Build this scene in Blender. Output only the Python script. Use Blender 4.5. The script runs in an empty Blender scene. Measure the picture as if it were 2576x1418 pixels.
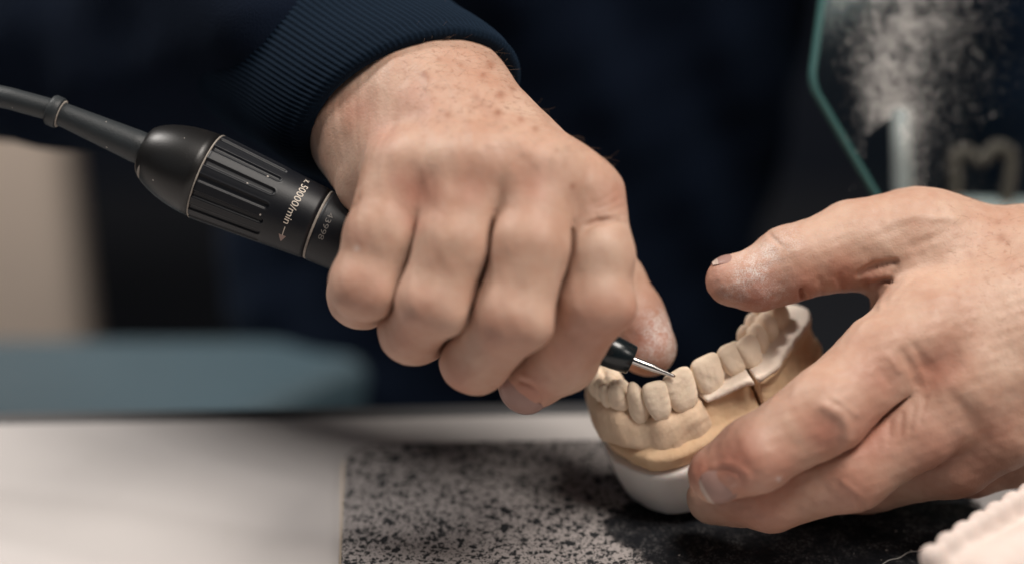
import bpy, math, random
import numpy as np
from mathutils import Vector, Matrix

random.seed(7); rng = np.random.default_rng(7)
S = bpy.context.scene
COL = S.collection

# ------------------------------------------------------------------ camera
PITCH = math.radians(25.0)
CAM_H = 286.0                      # mm above the bench top (z = 0)
LENS = 62.0
FPX = 2576 * LENS / 36.0
cp, sp = math.cos(PITCH), math.sin(PITCH)
cam_data = bpy.data.cameras.new('camera')
cam = bpy.data.objects.new('camera', cam_data)
COL.objects.link(cam)
cam.location = (0, 0, CAM_H / 1000)
cam.rotation_euler = (math.radians(90) - PITCH, 0, 0)
cam_data.lens = LENS
cam_data.sensor_width = 36
cam_data.clip_start = 0.02
cam_data.clip_end = 60
cam_data.dof.use_dof = True
cam_data.dof.focus_distance = 0.490
cam_data.dof.aperture_fstop = 3.1
S.camera = cam

# ------------------------------------------------------------------ world and lamps
w = bpy.data.worlds.new('World'); S.world = w; w.use_nodes = True
bg = w.node_tree.nodes['Background']
bg.inputs[0].default_value = (0.50, 0.62, 0.85, 1)
bg.inputs[1].default_value = 0.025


def lamp(name, loc, target, size, power, color, size_y=None):
    d = bpy.data.lights.new(name, 'AREA')
    d.energy = power; d.color = color; d.size = size
    if size_y:
        d.shape = 'RECTANGLE'; d.size_y = size_y
    o = bpy.data.objects.new(name, d); COL.objects.link(o)
    o.location = loc
    o.rotation_euler = (Vector(target) - Vector(loc)).to_track_quat('-Z', 'Y').to_euler()
    return o


lamp('ceiling_lamp', (0.36, 0.30, 1.06), (0.02, 0.47, 0.08), 0.46, 12.6, (1.0, 0.93, 0.855), 0.40)
lamp('cool_fill', (-0.75, -0.25, 0.75), (0.0, 0.5, 0.05), 0.8, 0.3, (0.80, 0.90, 1.0))  # weak cool fill light added at the front left, no window there
lamp('right_fill', (0.70, 0.05, 0.62), (0.05, 0.47, 0.08), 0.25, 1.4, (1.0, 0.93, 0.86))  # small secondary light added to brighten the cast's right-hand teeth
lamp('background_fill', (-0.85, 0.98, 1.25), (-0.62, 1.6, 0.1), 0.4, 26.0, (1.0, 0.95, 0.9))  # unseen light added to brighten the cabinet and seat behind

S.view_settings.view_transform = 'Standard'
S.view_settings.look = 'None'
S.view_settings.gamma = 1.0
S.view_settings.exposure = 0.0
S.render.engine = 'CYCLES'
S.cycles.use_denoising = True
S.cycles.max_bounces = 8
S.cycles.sample_clamp_indirect = 4.0


# ------------------------------------------------------------------ frames (millimetres)
def P(px, py, d):
    """point seen at picture position px,py at distance d along the view axis, in view axes"""
    return np.array([(px - 1288) * d / FPX, (709 - py) * d / FPX, -d], float)


def W(p):
    """view axes -> world, millimetres"""
    p = np.asarray(p, float)
    x, y, z = p[..., 0], p[..., 1], -p[..., 2]
    return np.stack([x, z * cp + y * sp, CAM_H - z * sp + y * cp], -1)


def V(p):
    """world mm -> view axes"""
    p = np.asarray(p, float)
    x, y, z = p[..., 0], p[..., 1], p[..., 2] - CAM_H
    d = y * cp - z * sp
    u = y * sp + z * cp
    return np.stack([x, u, -d], -1)


def PW(px, py, d):
    return W(P(px, py, d))


def TABLE(px, py, z=0.0):
    """world point on the horizontal plane z seen at px,py"""
    r = PW(px, py, 1.0) - np.array([0, 0, CAM_H])
    t = (z - CAM_H) / r[2]
    return np.array([0, 0, CAM_H]) + r * t


def pix(v):
    d = -v[..., 2]
    return 1288 + v[..., 0] / d * FPX, 709 - v[..., 1] / d * FPX


# ------------------------------------------------------------------ object helpers
def link(name, me, mat=None, parent=None, smooth=True):
    o = bpy.data.objects.new(name, me); COL.objects.link(o)
    if mat is not None:
        me.materials.append(mat)
    if smooth:
        me.polygons.foreach_set('use_smooth', [True] * len(me.polygons))
    if parent is not None:
        o.parent = parent
        o.matrix_parent_inverse = Matrix.Identity(4)
        o.location = -parent_loc(parent)
    return o


def parent_loc(p):
    v = Vector((0, 0, 0))
    while p is not None:
        v += p.location
        p = p.parent
    return v


def mesh(name, verts_mm, faces, mat=None, parent=None, smooth=True):
    me = bpy.data.meshes.new(name)
    v = np.asarray(verts_mm, float) * 0.001
    me.from_pydata([tuple(x) for x in v], [], [tuple(int(i) for i in f) for f in faces])
    me.update()
    return link(name, me, mat, parent, smooth)


def mesh_q(name, verts_mm, quads, mat=None, parent=None):
    me = bpy.data.meshes.new(name)
    v = (np.asarray(verts_mm) * 0.001).astype(np.float32)
    q = np.asarray(quads, np.int32)
    me.vertices.add(len(v)); me.vertices.foreach_set('co', v.ravel())
    me.loops.add(q.size); me.loops.foreach_set('vertex_index', q.ravel())
    me.polygons.add(len(q))
    me.polygons.foreach_set('loop_start', np.arange(0, q.size, 4, dtype=np.int32))
    me.update(calc_edges=True); me.validate()
    return link(name, me, mat, parent)


def thing(name, label, cat, loc_mm, group=None):
    o = bpy.data.objects.new(name, None); COL.objects.link(o)
    o.empty_display_size = 0.02
    o.location = Vector(np.asarray(loc_mm, float) * 0.001)
    o['label'] = label; o['category'] = cat
    if group: o['group'] = group
    return o


def tag(o, label, cat, kind=None):
    o['label'] = label; o['category'] = cat
    if kind: o['kind'] = kind
    return o


def attr(o, name, vals):
    a = o.data.attributes.new(name, 'FLOAT', 'POINT')
    a.data.foreach_set('value', np.asarray(vals, np.float32))


def ring_mesh(rings, closed_u=True, caps=True):
    """rings: list of (n,3) arrays -> verts, faces"""
    n = len(rings[0]); v = np.concatenate(rings); f = []
    for i in range(len(rings) - 1):
        for j in range(n if closed_u else n - 1):
            k = (j + 1) % n
            f.append((i * n + j, i * n + k, (i + 1) * n + k, (i + 1) * n + j))
    if caps:
        f.append(tuple(range(n))[::-1])
        f.append(tuple(range((len(rings) - 1) * n, len(rings) * n)))
    return v, f


def tube(path, radii, n=16):
    path = np.asarray(path, float); rings = []
    radii = np.broadcast_to(radii, (len(path),))
    t0 = path[1] - path[0]
    a = np.cross(t0, [0.3, 0.2, 1.0]); a /= np.linalg.norm(a)
    for i, p in enumerate(path):
        t = path[min(i + 1, len(path) - 1)] - path[max(i - 1, 0)]
        t = t / np.linalg.norm(t)
        a = a - t * (a @ t); a /= np.linalg.norm(a)
        b = np.cross(t, a)
        th = np.linspace(0, 2 * np.pi, n, endpoint=False)
        rings.append(p + radii[i] * (np.cos(th)[:, None] * a + np.sin(th)[:, None] * b))
    return ring_mesh(rings)


def spline(pts, n):
    """Catmull-Rom through pts"""
    pts = np.asarray(pts, float)
    q = np.vstack([2 * pts[0] - pts[1], pts, 2 * pts[-1] - pts[-2]])
    out = []
    m = len(pts) - 1
    for s in np.linspace(0, m, n):
        i = min(int(s), m - 1); t = s - i
        a, b, c, d = q[i:i + 4]
        out.append(0.5 * (2 * b + (c - a) * t + (2 * a - 5 * b + 4 * c - d) * t * t + (3 * b - a - 3 * c + d) * t ** 3))
    return np.array(out)


# ------------------------------------------------------------------ distance-field modelling
class Field:
    def __init__(self, lo, hi, h):
        self.h = h; self.lo = np.asarray(lo, float)
        self.n = np.ceil((np.asarray(hi, float) - self.lo) / h).astype(int) + 1
        self.d = np.full(self.n, 60.0, np.float32)

    def like(self):
        G = Field.__new__(Field); G.h = self.h; G.lo = self.lo; G.n = self.n
        G.d = np.full(self.n, 60.0, np.float32)
        return G

    def box(self, lo, hi):
        a = np.clip(np.floor((lo - self.lo) / self.h).astype(int), 0, self.n)
        b = np.clip(np.ceil((hi - self.lo) / self.h).astype(int) + 1, 0, self.n)
        sl = tuple(slice(x, y) for x, y in zip(a, b))
        ax = [(self.lo[i] + self.h * np.arange(a[i], b[i])).astype(np.float32) for i in range(3)]
        return sl, ax[0][:, None, None], ax[1][None, :, None], ax[2][None, None, :]

    def put(self, sl, v, k):
        c = self.d[sl]
        self.d[sl] = smin(c, v.astype(np.float32), k)

    def cone(self, a, b, ra, rb, k=0.0, m=14.0):
        a = np.asarray(a, float); b = np.asarray(b, float)
        r = max(ra, rb) + m
        sl, x, y, z = self.box(np.minimum(a, b) - r, np.maximum(a, b) + r)
        if self.d[sl].size == 0: return
        self.put(sl, cone_d(x, y, z, a, b, ra, rb), k)


def smin(a, b, k):
    if k <= 0: return np.minimum(a, b)
    h = np.maximum(k - np.abs(a - b), 0) / k
    return np.minimum(a, b) - h * h * k * 0.25


def smax(a, b, k):
    return -smin(-a, -b, k)


def cone_d(x, y, z, a, b, ra, rb):
    ba = b - a; L2 = float(ba @ ba) + 1e-9
    t = np.clip(((x - a[0]) * ba[0] + (y - a[1]) * ba[1] + (z - a[2]) * ba[2]) / L2, 0, 1)
    dx = x - a[0] - t * ba[0]; dy = y - a[1] - t * ba[1]; dz = z - a[2] - t * ba[2]
    return np.sqrt(dx * dx + dy * dy + dz * dz) - (ra + t * (rb - ra))


def nets(vol, lo, h):
    """surface nets: volume -> verts, quads"""
    s = vol < 0
    nx, ny, nz = vol.shape
    c = np.zeros((nx - 1, ny - 1, nz - 1), np.int8)
    for i in (0, 1):
        for j in (0, 1):
            for k in (0, 1):
                c += s[i:nx - 1 + i, j:ny - 1 + j, k:nz - 1 + k]
    cells = np.argwhere((c > 0) & (c < 8))
    idx = np.full(c.shape, -1, np.int32); idx[tuple(cells.T)] = np.arange(len(cells))
    acc = np.zeros((len(cells), 3)); cnt = np.zeros(len(cells))
    corners = [(i, j, k) for i in (0, 1) for j in (0, 1) for k in (0, 1)]
    for p in corners:
        for ax in range(3):
            if p[ax]: continue
            q = list(p); q[ax] = 1
            va = vol[tuple((cells + p).T)]; vb = vol[tuple((cells + q).T)]
            m = (va < 0) != (vb < 0)
            t = np.zeros(len(cells)); t[m] = va[m] / (va[m] - vb[m])
            e = np.array(p, float)[None].repeat(len(cells), 0); e[:, ax] += t
            acc[m] += e[m]; cnt[m] += 1
    verts = lo + h * (cells + acc / cnt[:, None])
    quads = []
    for ax in range(3):
        o1, o2 = [(1, 2), (2, 0), (0, 1)][ax]
        sa = np.take(s, range(0, s.shape[ax] - 1), ax); sb = np.take(s, range(1, s.shape[ax]), ax)
        e = np.argwhere(sa != sb)
        ok = (e[:, o1] > 0) & (e[:, o2] > 0) & (e[:, o1] < vol.shape[o1] - 1) & (e[:, o2] < vol.shape[o2] - 1)
        e = e[ok]
        flip = sb[tuple(e.T)]
        q = []
        for d1, d2 in ((-1, -1), (0, -1), (0, 0), (-1, 0)):
            f = e.copy(); f[:, o1] += d1; f[:, o2] += d2
            q.append(idx[tuple(f.T)])
        q = np.stack(q, 1)
        q[flip] = q[flip][:, ::-1]
        quads.append(q)
    return verts, np.concatenate(quads)


def wob(p, f, seed):
    """smooth pseudo noise of points p (n,3), frequency f per mm"""
    r = np.random.default_rng(seed); out = 0
    for _ in range(7):
        k = r.normal(size=3); k *= f * r.uniform(0.6, 1.6) / np.linalg.norm(k)
        out = out + np.sin(p @ k * 6.283 + r.uniform(0, 6.283))
    return out / 3.5


def normals(v, q):
    n = np.zeros_like(v)
    fn = np.cross(v[q[:, 2]] - v[q[:, 0]], v[q[:, 3]] - v[q[:, 1]])
    for i in range(4):
        for c in range(3):
            n[:, c] += np.bincount(q[:, i], fn[:, c], len(v))
    return n / (np.linalg.norm(n, axis=1, keepdims=True) + 1e-12)


def relax(v, q, it, lam=0.5):
    for _ in range(it):
        s = np.zeros_like(v); c = np.zeros(len(v))
        for a, b in ((0, 1), (1, 2), (2, 3), (3, 0)):
            for i, j in ((a, b), (b, a)):
                for k in range(3):
                    s[:, k] += np.bincount(q[:, i], v[q[:, j], k], len(v))
                c += np.bincount(q[:, i], minlength=len(v))
        ok = c > 0
        v = np.where(ok[:, None], v + lam * (s / np.maximum(c, 1)[:, None] - v), v)
    return v


# ------------------------------------------------------------------ materials
class M:
    def __init__(self, name):
        self.m = bpy.data.materials.new(name); self.m.use_nodes = True
        self.t = self.m.node_tree
        self.b = self.t.nodes['Principled BSDF']
        self.out = self.t.nodes['Material Output']

    def n(self, kind, **kw):
        x = self.t.nodes.new(kind)
        for k, v in kw.items():
            if k.startswith('i_'):
                x.inputs[k[2:].replace('_', ' ')].default_value = v
            else:
                setattr(x, k, v)
        return x

    def l(self, a, b): self.t.links.new(a, b)

    def set(self, **kw):
        for k, v in kw.items():
            self.b.inputs[k.replace('_', ' ')].default_value = v
        return self

    def coord(self):
        return self.n('ShaderNodeTexCoord').outputs['Object']

    def noise(self, scale, detail=4.0, rough=0.55, vec=None):
        x = self.n('ShaderNodeTexNoise', i_Scale=scale, i_Detail=detail, i_Roughness=rough)
        self.l(vec if vec is not None else self.coord(), x.inputs['Vector'])
        return x.outputs['Fac']

    def voro(self, scale, feature='F1', vec=None, rnd=1.0):
        x = self.n('ShaderNodeTexVoronoi', feature=feature, i_Scale=scale, i_Randomness=rnd)
        self.l(vec if vec is not None else self.coord(), x.inputs['Vector'])
        return x

    def ramp(self, fac, a, b, ca=(0, 0, 0, 1), cb=(1, 1, 1, 1)):
        x = self.n('ShaderNodeValToRGB')
        x.color_ramp.elements[0].position = a; x.color_ramp.elements[0].color = ca
        x.color_ramp.elements[1].position = b; x.color_ramp.elements[1].color = cb
        self.l(fac, x.inputs[0])
        return x.outputs[0]

    def mix(self, fac, a, b):
        x = self.n('ShaderNodeMix', data_type='RGBA')
        for s, v in ((0, fac), (6, a), (7, b)):
            if isinstance(v, (int, float)): x.inputs[s].default_value = v
            elif isinstance(v, tuple): x.inputs[s].default_value = v if len(v) == 4 else v + (1,)
            else: self.l(v, x.inputs[s])
        return x.outputs[2]

    def math(self, op, a, b=0.0, clamp=False):
        x = self.n('ShaderNodeMath', operation=op, use_clamp=clamp)
        for i, v in enumerate((a, b)):
            if isinstance(v, (int, float)): x.inputs[i].default_value = v
            else: self.l(v, x.inputs[i])
        return x.outputs[0]

    def at(self, name):
        return self.n('ShaderNodeAttribute', attribute_name=name).outputs['Fac']

    def bump(self, h, strength, dist, prev=None):
        x = self.n('ShaderNodeBump', i_Strength=strength, i_Distance=dist)
        self.l(h, x.inputs['Height'])
        if prev is not None: self.l(prev, x.inputs['Normal'])
        return x.outputs[0]

    def base(self, c):
        if isinstance(c, tuple): self.b.inputs['Base Color'].default_value = c if len(c) == 4 else c + (1,)
        else: self.l(c, self.b.inputs['Base Color'])
        return self

    def normal(self, x): self.l(x, self.b.inputs['Normal']); return self


def plain(name, color, rough=0.5, metal=0.0, var=0.12, vscale=60.0, bump=0.0, bscale=800.0, spec=0.5, coat=0.0, specks=0.0):
    m = M(name)
    dark = tuple(c * (1 - var) for c in color); lite = tuple(min(1, c * (1 + var)) for c in color)
    c = m.mix(m.noise(vscale), dark, lite)
    if specks:
        v = m.voro(560); sp2 = m.n('ShaderNodeSeparateColor'); m.l(v.outputs['Color'], sp2.inputs[0])
        k = m.math('MULTIPLY', m.math('LESS_THAN', v.outputs['Distance'], .16), m.math('GREATER_THAN', sp2.outputs[0], 1 - specks))
        k = m.math('MAXIMUM', k, m.math('MULTIPLY', m.ramp(m.noise(260, 6, .8), .62, .82), .10))
        c = m.mix(k, c, (0.42, 0.38, 0.34))
    m.base(c)
    m.set(Roughness=rough, Metallic=metal, Specular_IOR_Level=spec, Coat_Weight=coat)
    if bump: m.normal(m.bump(m.noise(bscale), bump, 0.0004))
    return m.m


def skin_material():
    m = M('skin')
    big = m.noise(70, 3); mid = m.noise(320, 4)
    c = m.mix(m.ramp(big, .35, .68), (0.55, 0.37, 0.28), (0.455, 0.262, 0.185))
    c = m.mix(m.math('MULTIPLY', m.ramp(mid, .40, .75), 0.20), c, (0.42, 0.21, 0.15))
    pale = m.noise(210, 3)
    c = m.mix(m.math('MULTIPLY', m.ramp(pale, .50, .78), 0.22), c, (0.62, 0.45, 0.37))
    c = m.mix(m.math('MULTIPLY', m.at('redness'), 0.88), c, (0.43, 0.165, 0.115))
    fr = m.ramp(m.noise(640, 2), .60, .70)
    c = m.mix(m.math('MULTIPLY', m.math('MULTIPLY', fr, m.at('freckle')), 0.48), c, (0.27, 0.12, 0.07))
    c = m.mix(m.math('MULTIPLY', m.at('spot'), .8, True), c, (0.26, 0.10, 0.055))
    dn = m.math('MULTIPLY', m.ramp(m.noise(3000, 5, .8), .42, .58), m.ramp(m.noise(380, 4, .7), .34, .58))
    dustf = m.math('MULTIPLY', m.at('dust'), dn, True)
    c = m.mix(dustf, c, (0.74, 0.69, 0.66))
    m.base(c)
    m.set(Subsurface_Weight=0.15, Subsurface_Scale=0.002, Specular_IOR_Level=0.38)
    m.b.inputs['Subsurface Radius'].default_value = (1.0, 0.36, 0.2)
    r = m.math('MULTIPLY_ADD', m.noise(500, 3), 0.25)
    m.t.nodes[-1].inputs[2].default_value = 0.40
    m.l(r, m.b.inputs['Roughness'])
    cells = m.voro(760, 'DISTANCE_TO_EDGE')
    b = m.bump(m.ramp(cells.outputs['Distance'], 0.0, .25), 0.12, 0.00022)
    b = m.bump(m.noise(420, 3, .55), 0.24, 0.0006, b)
    m.normal(b)
    return m.m


def cloth_material(name, c0, c1, sheen=.14):
    m = M(name)
    m.base(m.mix(m.noise(900, 5, .7), c0, c1))
    m.set(Roughness=0.92, Specular_IOR_Level=0.15, Sheen_Weight=sheen, Sheen_Roughness=0.5)
    m.b.inputs['Sheen Tint'].default_value = (0.12, 0.25, 0.45, 1)
    m.normal(m.bump(m.noise(1800, 3), 0.5, 0.0004))
    return m.m


def plaster(name, c, c2, rough=0.78, sss=0.06, bs=0.42):
    m = M(name)
    col = m.mix(m.ramp(m.noise(110, 5), .35, .68), c, c2)
    sp_ = m.ramp(m.noise(1400, 3), .66, .76)
    col = m.mix(m.math('MULTIPLY', sp_, .35), col, tuple(x * .55 for x in c2))
    m.base(col)
    m.set(Roughness=rough, Specular_IOR_Level=0.3, Subsurface_Weight=sss, Subsurface_Scale=0.0015)
    b = m.bump(m.noise(700, 5, .65), bs, 0.0005)
    b = m.bump(m.noise(2600, 2), bs * .6, 0.0002, b)
    m.normal(b)
    return m.m


SKIN = skin_material()
NAIL = plain('nail', (0.34, 0.205, 0.175), 0.40, spec=.35, var=.12, vscale=160, bump=.15, bscale=900)
NAILTIP = plain('nail_edge', (0.52, 0.40, 0.34), 0.5)
HAIR = plain('hair_strand', (0.30, 0.18, 0.11), 0.4)
NAVY = cloth_material('navy_fabric', (0.0010, 0.0034, 0.0105), (0.0019, 0.0062, 0.0180), .06)
RIB = cloth_material('navy_rib', (0.0008, 0.0042, 0.0105), (0.0018, 0.0090, 0.021))
BLACKP = plain('black_plastic', (0.008, 0.009, 0.012), 0.42, bump=.12, bscale=2500)
BLACKM = plain('black_anodised', (0.006, 0.007, 0.010), 0.44, metal=0.0, bump=.10, bscale=3500, spec=.35, specks=.03)
CAPM = plain('black_cap', (0.007, 0.0065, 0.0065), 0.38, bump=.10, bscale=2500, specks=.03)
RUBBER = plain('grey_rubber', (0.019, 0.023, 0.026), 0.52, bump=.25, bscale=1500, var=.3, vscale=200, specks=.05)
NOSEM = plain('nose_black', (0.006, 0.010, 0.012), 0.25, bump=.05)
STEEL = plain('steel', (0.62, 0.60, 0.58), 0.22, metal=1.0)
SEAM = plain('seam_dust', (0.30, 0.265, 0.23), 0.7, var=.5, vscale=700)
INK = plain('white_ink', (0.62, 0.55, 0.47), 0.6, var=.3, vscale=1200)
INKDIM = plain('grey_ink', (0.16, 0.15, 0.14), 0.6, var=.4, vscale=1200)
INKRED = plain('rose_ink', (0.34, 0.24, 0.21), 0.6)
TOOTH = plaster('tooth_stone', (0.86, 0.715, 0.565), (0.80, 0.645, 0.49))
GUM = plaster('gum_stone', (0.76, 0.58, 0.42), (0.66, 0.475, 0.33), bs=.4)
LEDGE = plaster('pale_stone', (0.85, 0.73, 0.63), (0.79, 0.66, 0.55), bs=.35)
TAN = plaster('tan_stone', (0.77, 0.54, 0.345), (0.68, 0.455, 0.275), bs=.45)
WHITEB = plaster('white_base', (0.82, 0.77, 0.73), (0.78, 0.73, 0.69), rough=.5, sss=.15, bs=.08)
PINKW = plaster('cast_white', (0.68, 0.575, 0.525), (0.63, 0.53, 0.48), bs=.1)


# ------------------------------------------------------------------ setting: bench, far surfaces
def slab(name, outline, z0, z1, mat, bevel=0.0, parent=None, seg=3):
    """horizontal polygon slab, rounded upper edge; outline (n,2) mm counter-clockwise"""
    o = np.asarray(outline, float); n = len(o)
    t = np.roll(o, -1, 0) - np.roll(o, 1, 0); t /= np.linalg.norm(t, axis=1, keepdims=True) + 1e-9
    nin = np.stack([-t[:, 1], t[:, 0]], 1)
    rings = [np.c_[o, np.full(n, z0)]]
    if bevel:
        for a in np.linspace(0, math.pi / 2, seg + 1):
            rings.append(np.c_[o + nin * bevel * (1 - math.cos(a)), np.full(n, z1 - bevel + bevel * math.sin(a))])
    else:
        rings.append(np.c_[o, np.full(n, z1)])
    v, f = ring_mesh(rings)
    f[-2] = f[-2]; 
    return mesh(name, v, f, mat, parent, smooth=False)


def rounded(pts, r, n=8):
    pts = [np.asarray(p, float) for p in pts]; out = []
    for i, p in enumerate(pts):
        a, b = pts[i - 1], pts[(i + 1) % len(pts)]
        u = (a - p) / np.linalg.norm(a - p); v_ = (b - p) / np.linalg.norm(b - p)
        rr = r[i] if isinstance(r, (list, tuple)) else r
        for t in np.linspace(0, 1, n):
            p0, p2 = p + u * rr, p + v_ * rr
            out.append((1 - t) ** 2 * p0 + 2 * t * (1 - t) * p + t * t * p2)
    return np.array(out)


def densify(o, step):
    out = []
    for i in range(len(o)):
        a, b = o[i], o[(i + 1) % len(o)]
        k = max(1, int(np.linalg.norm(b - a) / step))
        for t in range(k): out.append(a + (b - a) * t / k)
    return np.array(out)


def bench_material():
    m = M('bench_white')
    c = m.mix(m.ramp(m.noise(9, 4), .3, .7), (0.50, 0.472, 0.46), (0.56, 0.527, 0.513))
    c = m.mix(m.math('MULTIPLY', m.ramp(m.noise(55, 5, .7), .58, .78), .25), c, (0.45, 0.42, 0.39))
    m.base(c); m.set(Roughness=0.6, Specular_IOR_Level=0.25)
    m.normal(m.bump(m.noise(500, 3), .05, .0003))
    return m.m


def stone_material():
    m = M('speckled_stone')
    co = m.coord()
    base = m.mix(m.ramp(m.noise(45, 5, .65), .3, .7), (0.29, 0.264, 0.256), (0.41, 0.373, 0.362))
    base = m.mix(m.math('MULTIPLY', m.ramp(m.noise(900, 4, .7), .45, .7), .5), base, (0.36, 0.33, 0.32))
    # distorted position for ragged chips
    nz = m.n('ShaderNodeTexNoise', i_Scale=520.0, i_Detail=5.0); m.l(co, nz.inputs['Vector'])
    ad = m.n('ShaderNodeVectorMath', operation='MULTIPLY_ADD'); m.l(nz.outputs['Color'], ad.inputs[0])
    ad.inputs[1].default_value = (0.0036, 0.0036, 0.0036); m.l(co, ad.inputs[2])
    dens = m.noise(38, 2)

    def chips(scale, lo, hi):
        v = m.voro(scale, 'F1', ad.outputs[0])
        thr = m.math('MULTIPLY', v.outputs['Color'], 1.0)
        sep = m.n('ShaderNodeSeparateColor'); m.l(v.outputs['Color'], sep.inputs[0])
        size = m.math('MULTIPLY_ADD', sep.outputs[0], hi - lo); m.t.nodes[-1].inputs[2].default_value = lo
        return m.math('LESS_THAN', v.outputs['Distance'], size)
    k = m.math('MAXIMUM', chips(540, 0.0, 0.60), chips(1300, 0.0, 0.62))
    k = m.math('MAXIMUM', k, m.math('MULTIPLY', chips(320, -0.36, 0.50), 1.0))
    c = m.mix(k, base, (0.017, 0.019, 0.022))
    m.base(c); m.set(Roughness=0.55, Specular_IOR_Level=0.35)
    m.normal(m.bump(m.math('SUBTRACT', m.noise(800, 4), m.math('MULTIPLY', k, .8)), .35, .0004))
    return m.m


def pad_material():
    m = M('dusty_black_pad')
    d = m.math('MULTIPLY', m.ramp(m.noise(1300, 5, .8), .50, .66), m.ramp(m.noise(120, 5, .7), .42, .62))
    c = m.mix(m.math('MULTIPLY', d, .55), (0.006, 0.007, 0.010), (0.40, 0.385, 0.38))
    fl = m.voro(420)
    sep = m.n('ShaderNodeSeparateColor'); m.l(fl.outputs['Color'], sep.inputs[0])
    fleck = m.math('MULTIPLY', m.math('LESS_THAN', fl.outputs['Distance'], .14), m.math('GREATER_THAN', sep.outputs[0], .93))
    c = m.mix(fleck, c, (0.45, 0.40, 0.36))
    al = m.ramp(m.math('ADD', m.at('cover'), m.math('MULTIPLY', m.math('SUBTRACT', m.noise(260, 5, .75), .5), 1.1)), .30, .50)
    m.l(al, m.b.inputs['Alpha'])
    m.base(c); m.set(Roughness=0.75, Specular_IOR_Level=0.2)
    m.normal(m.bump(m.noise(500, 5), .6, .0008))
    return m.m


# floor far below and the wall behind
fl_m = plain('dark_floor', (0.020, 0.022, 0.028), 0.7, vscale=4)
o = mesh('floor', [(-6000, -3000, -760), (6000, -3000, -760), (6000, 6000, -760), (-6000, 6000, -760)], [(0, 1, 2, 3)], fl_m)
o['kind'] = 'structure'
wl_m = plain('dark_wall', (0.004, 0.008, 0.019), 0.8, vscale=3)
o = mesh('wall', [(-6000, 2600, -760), (6000, 2600, -760), (6000, 2600, 2600), (-6000, 2600, 2600)], [(0, 1, 2, 3)], wl_m)
tag(o, 'dark blue grey wall far behind the worker', 'wall')

# bench: white top with a grey metal strip along its far edge
pL, pR = TABLE(0, 1062)[:2], TABLE(2576, 1016)[:2]
dirv = (pR - pL) / np.linalg.norm(pR - pL); back = np.array([-dirv[1], dirv[0]])
A, B = pL - dirv * 500, pR + dirv * 600
bench = thing('workbench', 'white workbench top with a grey strip along its far edge', 'workbench', (0, 350, -760))
bo = np.array([A - back * 700, B - back * 700, B, A])
o = slab('bench_top', bo, -26, 0, bench_material(), bevel=2.0, parent=bench)
st_m = plain('edge_metal', (0.20, 0.20, 0.205), 0.35, metal=.6, vscale=20)
so = np.array([A + back * .3, B + back * .3, B + back * 9, A + back * 9])
slab('edge_strip', so, -26, -1.2, st_m, bevel=1.0, parent=bench)
lg = plain('leg_metal', (0.12, 0.12, 0.13), 0.4, metal=.8)
for q in (A - back * 650 + dirv * 60, B - back * 650 - dirv * 60, B - back * 50 - dirv * 60, A - back * 50 + dirv * 60):
    slab('leg', np.array([q + [-20, -20], q + [20, -20], q + [20, 20], q + [-20, 20]]), -760, -26.5, lg, parent=bench)

# speckled stone plate let into the bench
a = TABLE(866, 1112, 3)[:2]; b = TABLE(2150, 1096, 3)[:2]; c = TABLE(1905, 1500, 3)[:2]; d = TABLE(856, 1500, 3)[:2]
so = rounded([d, c, b, a], [3, 3, 8, 13], 12)
o = slab('stone_plate', so, 0.4, 3.2, stone_material(), bevel=0.9)
tag(o, 'grey stone plate with black speckles lying on the white bench', 'stone plate')
# cream bead round the stone plate
bead = [np.r_[p, 0.9] for p in so]; bead.append(bead[0])
v, f = tube(np.array(bead), 0.8, 8)
mesh('edge_bead', v * 1.0, f, plain('cream_bead', (0.55, 0.44, 0.33), .6), None)
bpy.data.objects['edge_bead'].parent = o

# black dusty pad overlapping the plate on the right
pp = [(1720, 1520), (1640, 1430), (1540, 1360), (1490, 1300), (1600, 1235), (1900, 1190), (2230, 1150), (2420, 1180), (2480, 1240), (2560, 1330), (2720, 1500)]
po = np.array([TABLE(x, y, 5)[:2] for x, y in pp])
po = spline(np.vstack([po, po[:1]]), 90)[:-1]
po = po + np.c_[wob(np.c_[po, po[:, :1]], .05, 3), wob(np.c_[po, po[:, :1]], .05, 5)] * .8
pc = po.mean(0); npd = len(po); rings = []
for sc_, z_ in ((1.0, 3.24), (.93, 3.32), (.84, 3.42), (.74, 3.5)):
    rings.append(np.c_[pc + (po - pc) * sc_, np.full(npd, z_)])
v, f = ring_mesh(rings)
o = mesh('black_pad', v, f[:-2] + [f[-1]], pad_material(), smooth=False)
attr(o, 'cover', np.repeat([0, .45, .85, 1.0], npd))  # coverage drops towards the outline, so the pad's edge fades out
tag(o, 'thin black dusty pad fading out at its edges under the hand, overlapping the speckled plate', 'pad')

# blue grey seat beyond the bench
def rbox(lo, hi, r, h, wob_a=0, seed=1):
    lo = np.asarray(lo, float); hi = np.asarray(hi, float)
    F_ = Field(lo - 3 * h, hi + 3 * h, h)
    sl, x, y, z = F_.box(F_.lo, F_.lo + F_.h * (F_.n - 1))
    c_ = (lo + hi) / 2; e = (hi - lo) / 2 - r
    qx = np.abs(x - c_[0]) - e[0]; qy = np.abs(y - c_[1]) - e[1]; qz = np.abs(z - c_[2]) - e[2]
    dd = np.sqrt(np.maximum(qx, 0) ** 2 + np.maximum(qy, 0) ** 2 + np.maximum(qz, 0) ** 2) + np.minimum(np.maximum(qx, np.maximum(qy, qz)), 0) - r
    v, q = nets(dd.astype(np.float32), F_.lo, h)
    if wob_a: v = v + normals(v, q) * (wob(v, .008, seed) * wob_a)[:, None]
    return v, q


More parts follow.
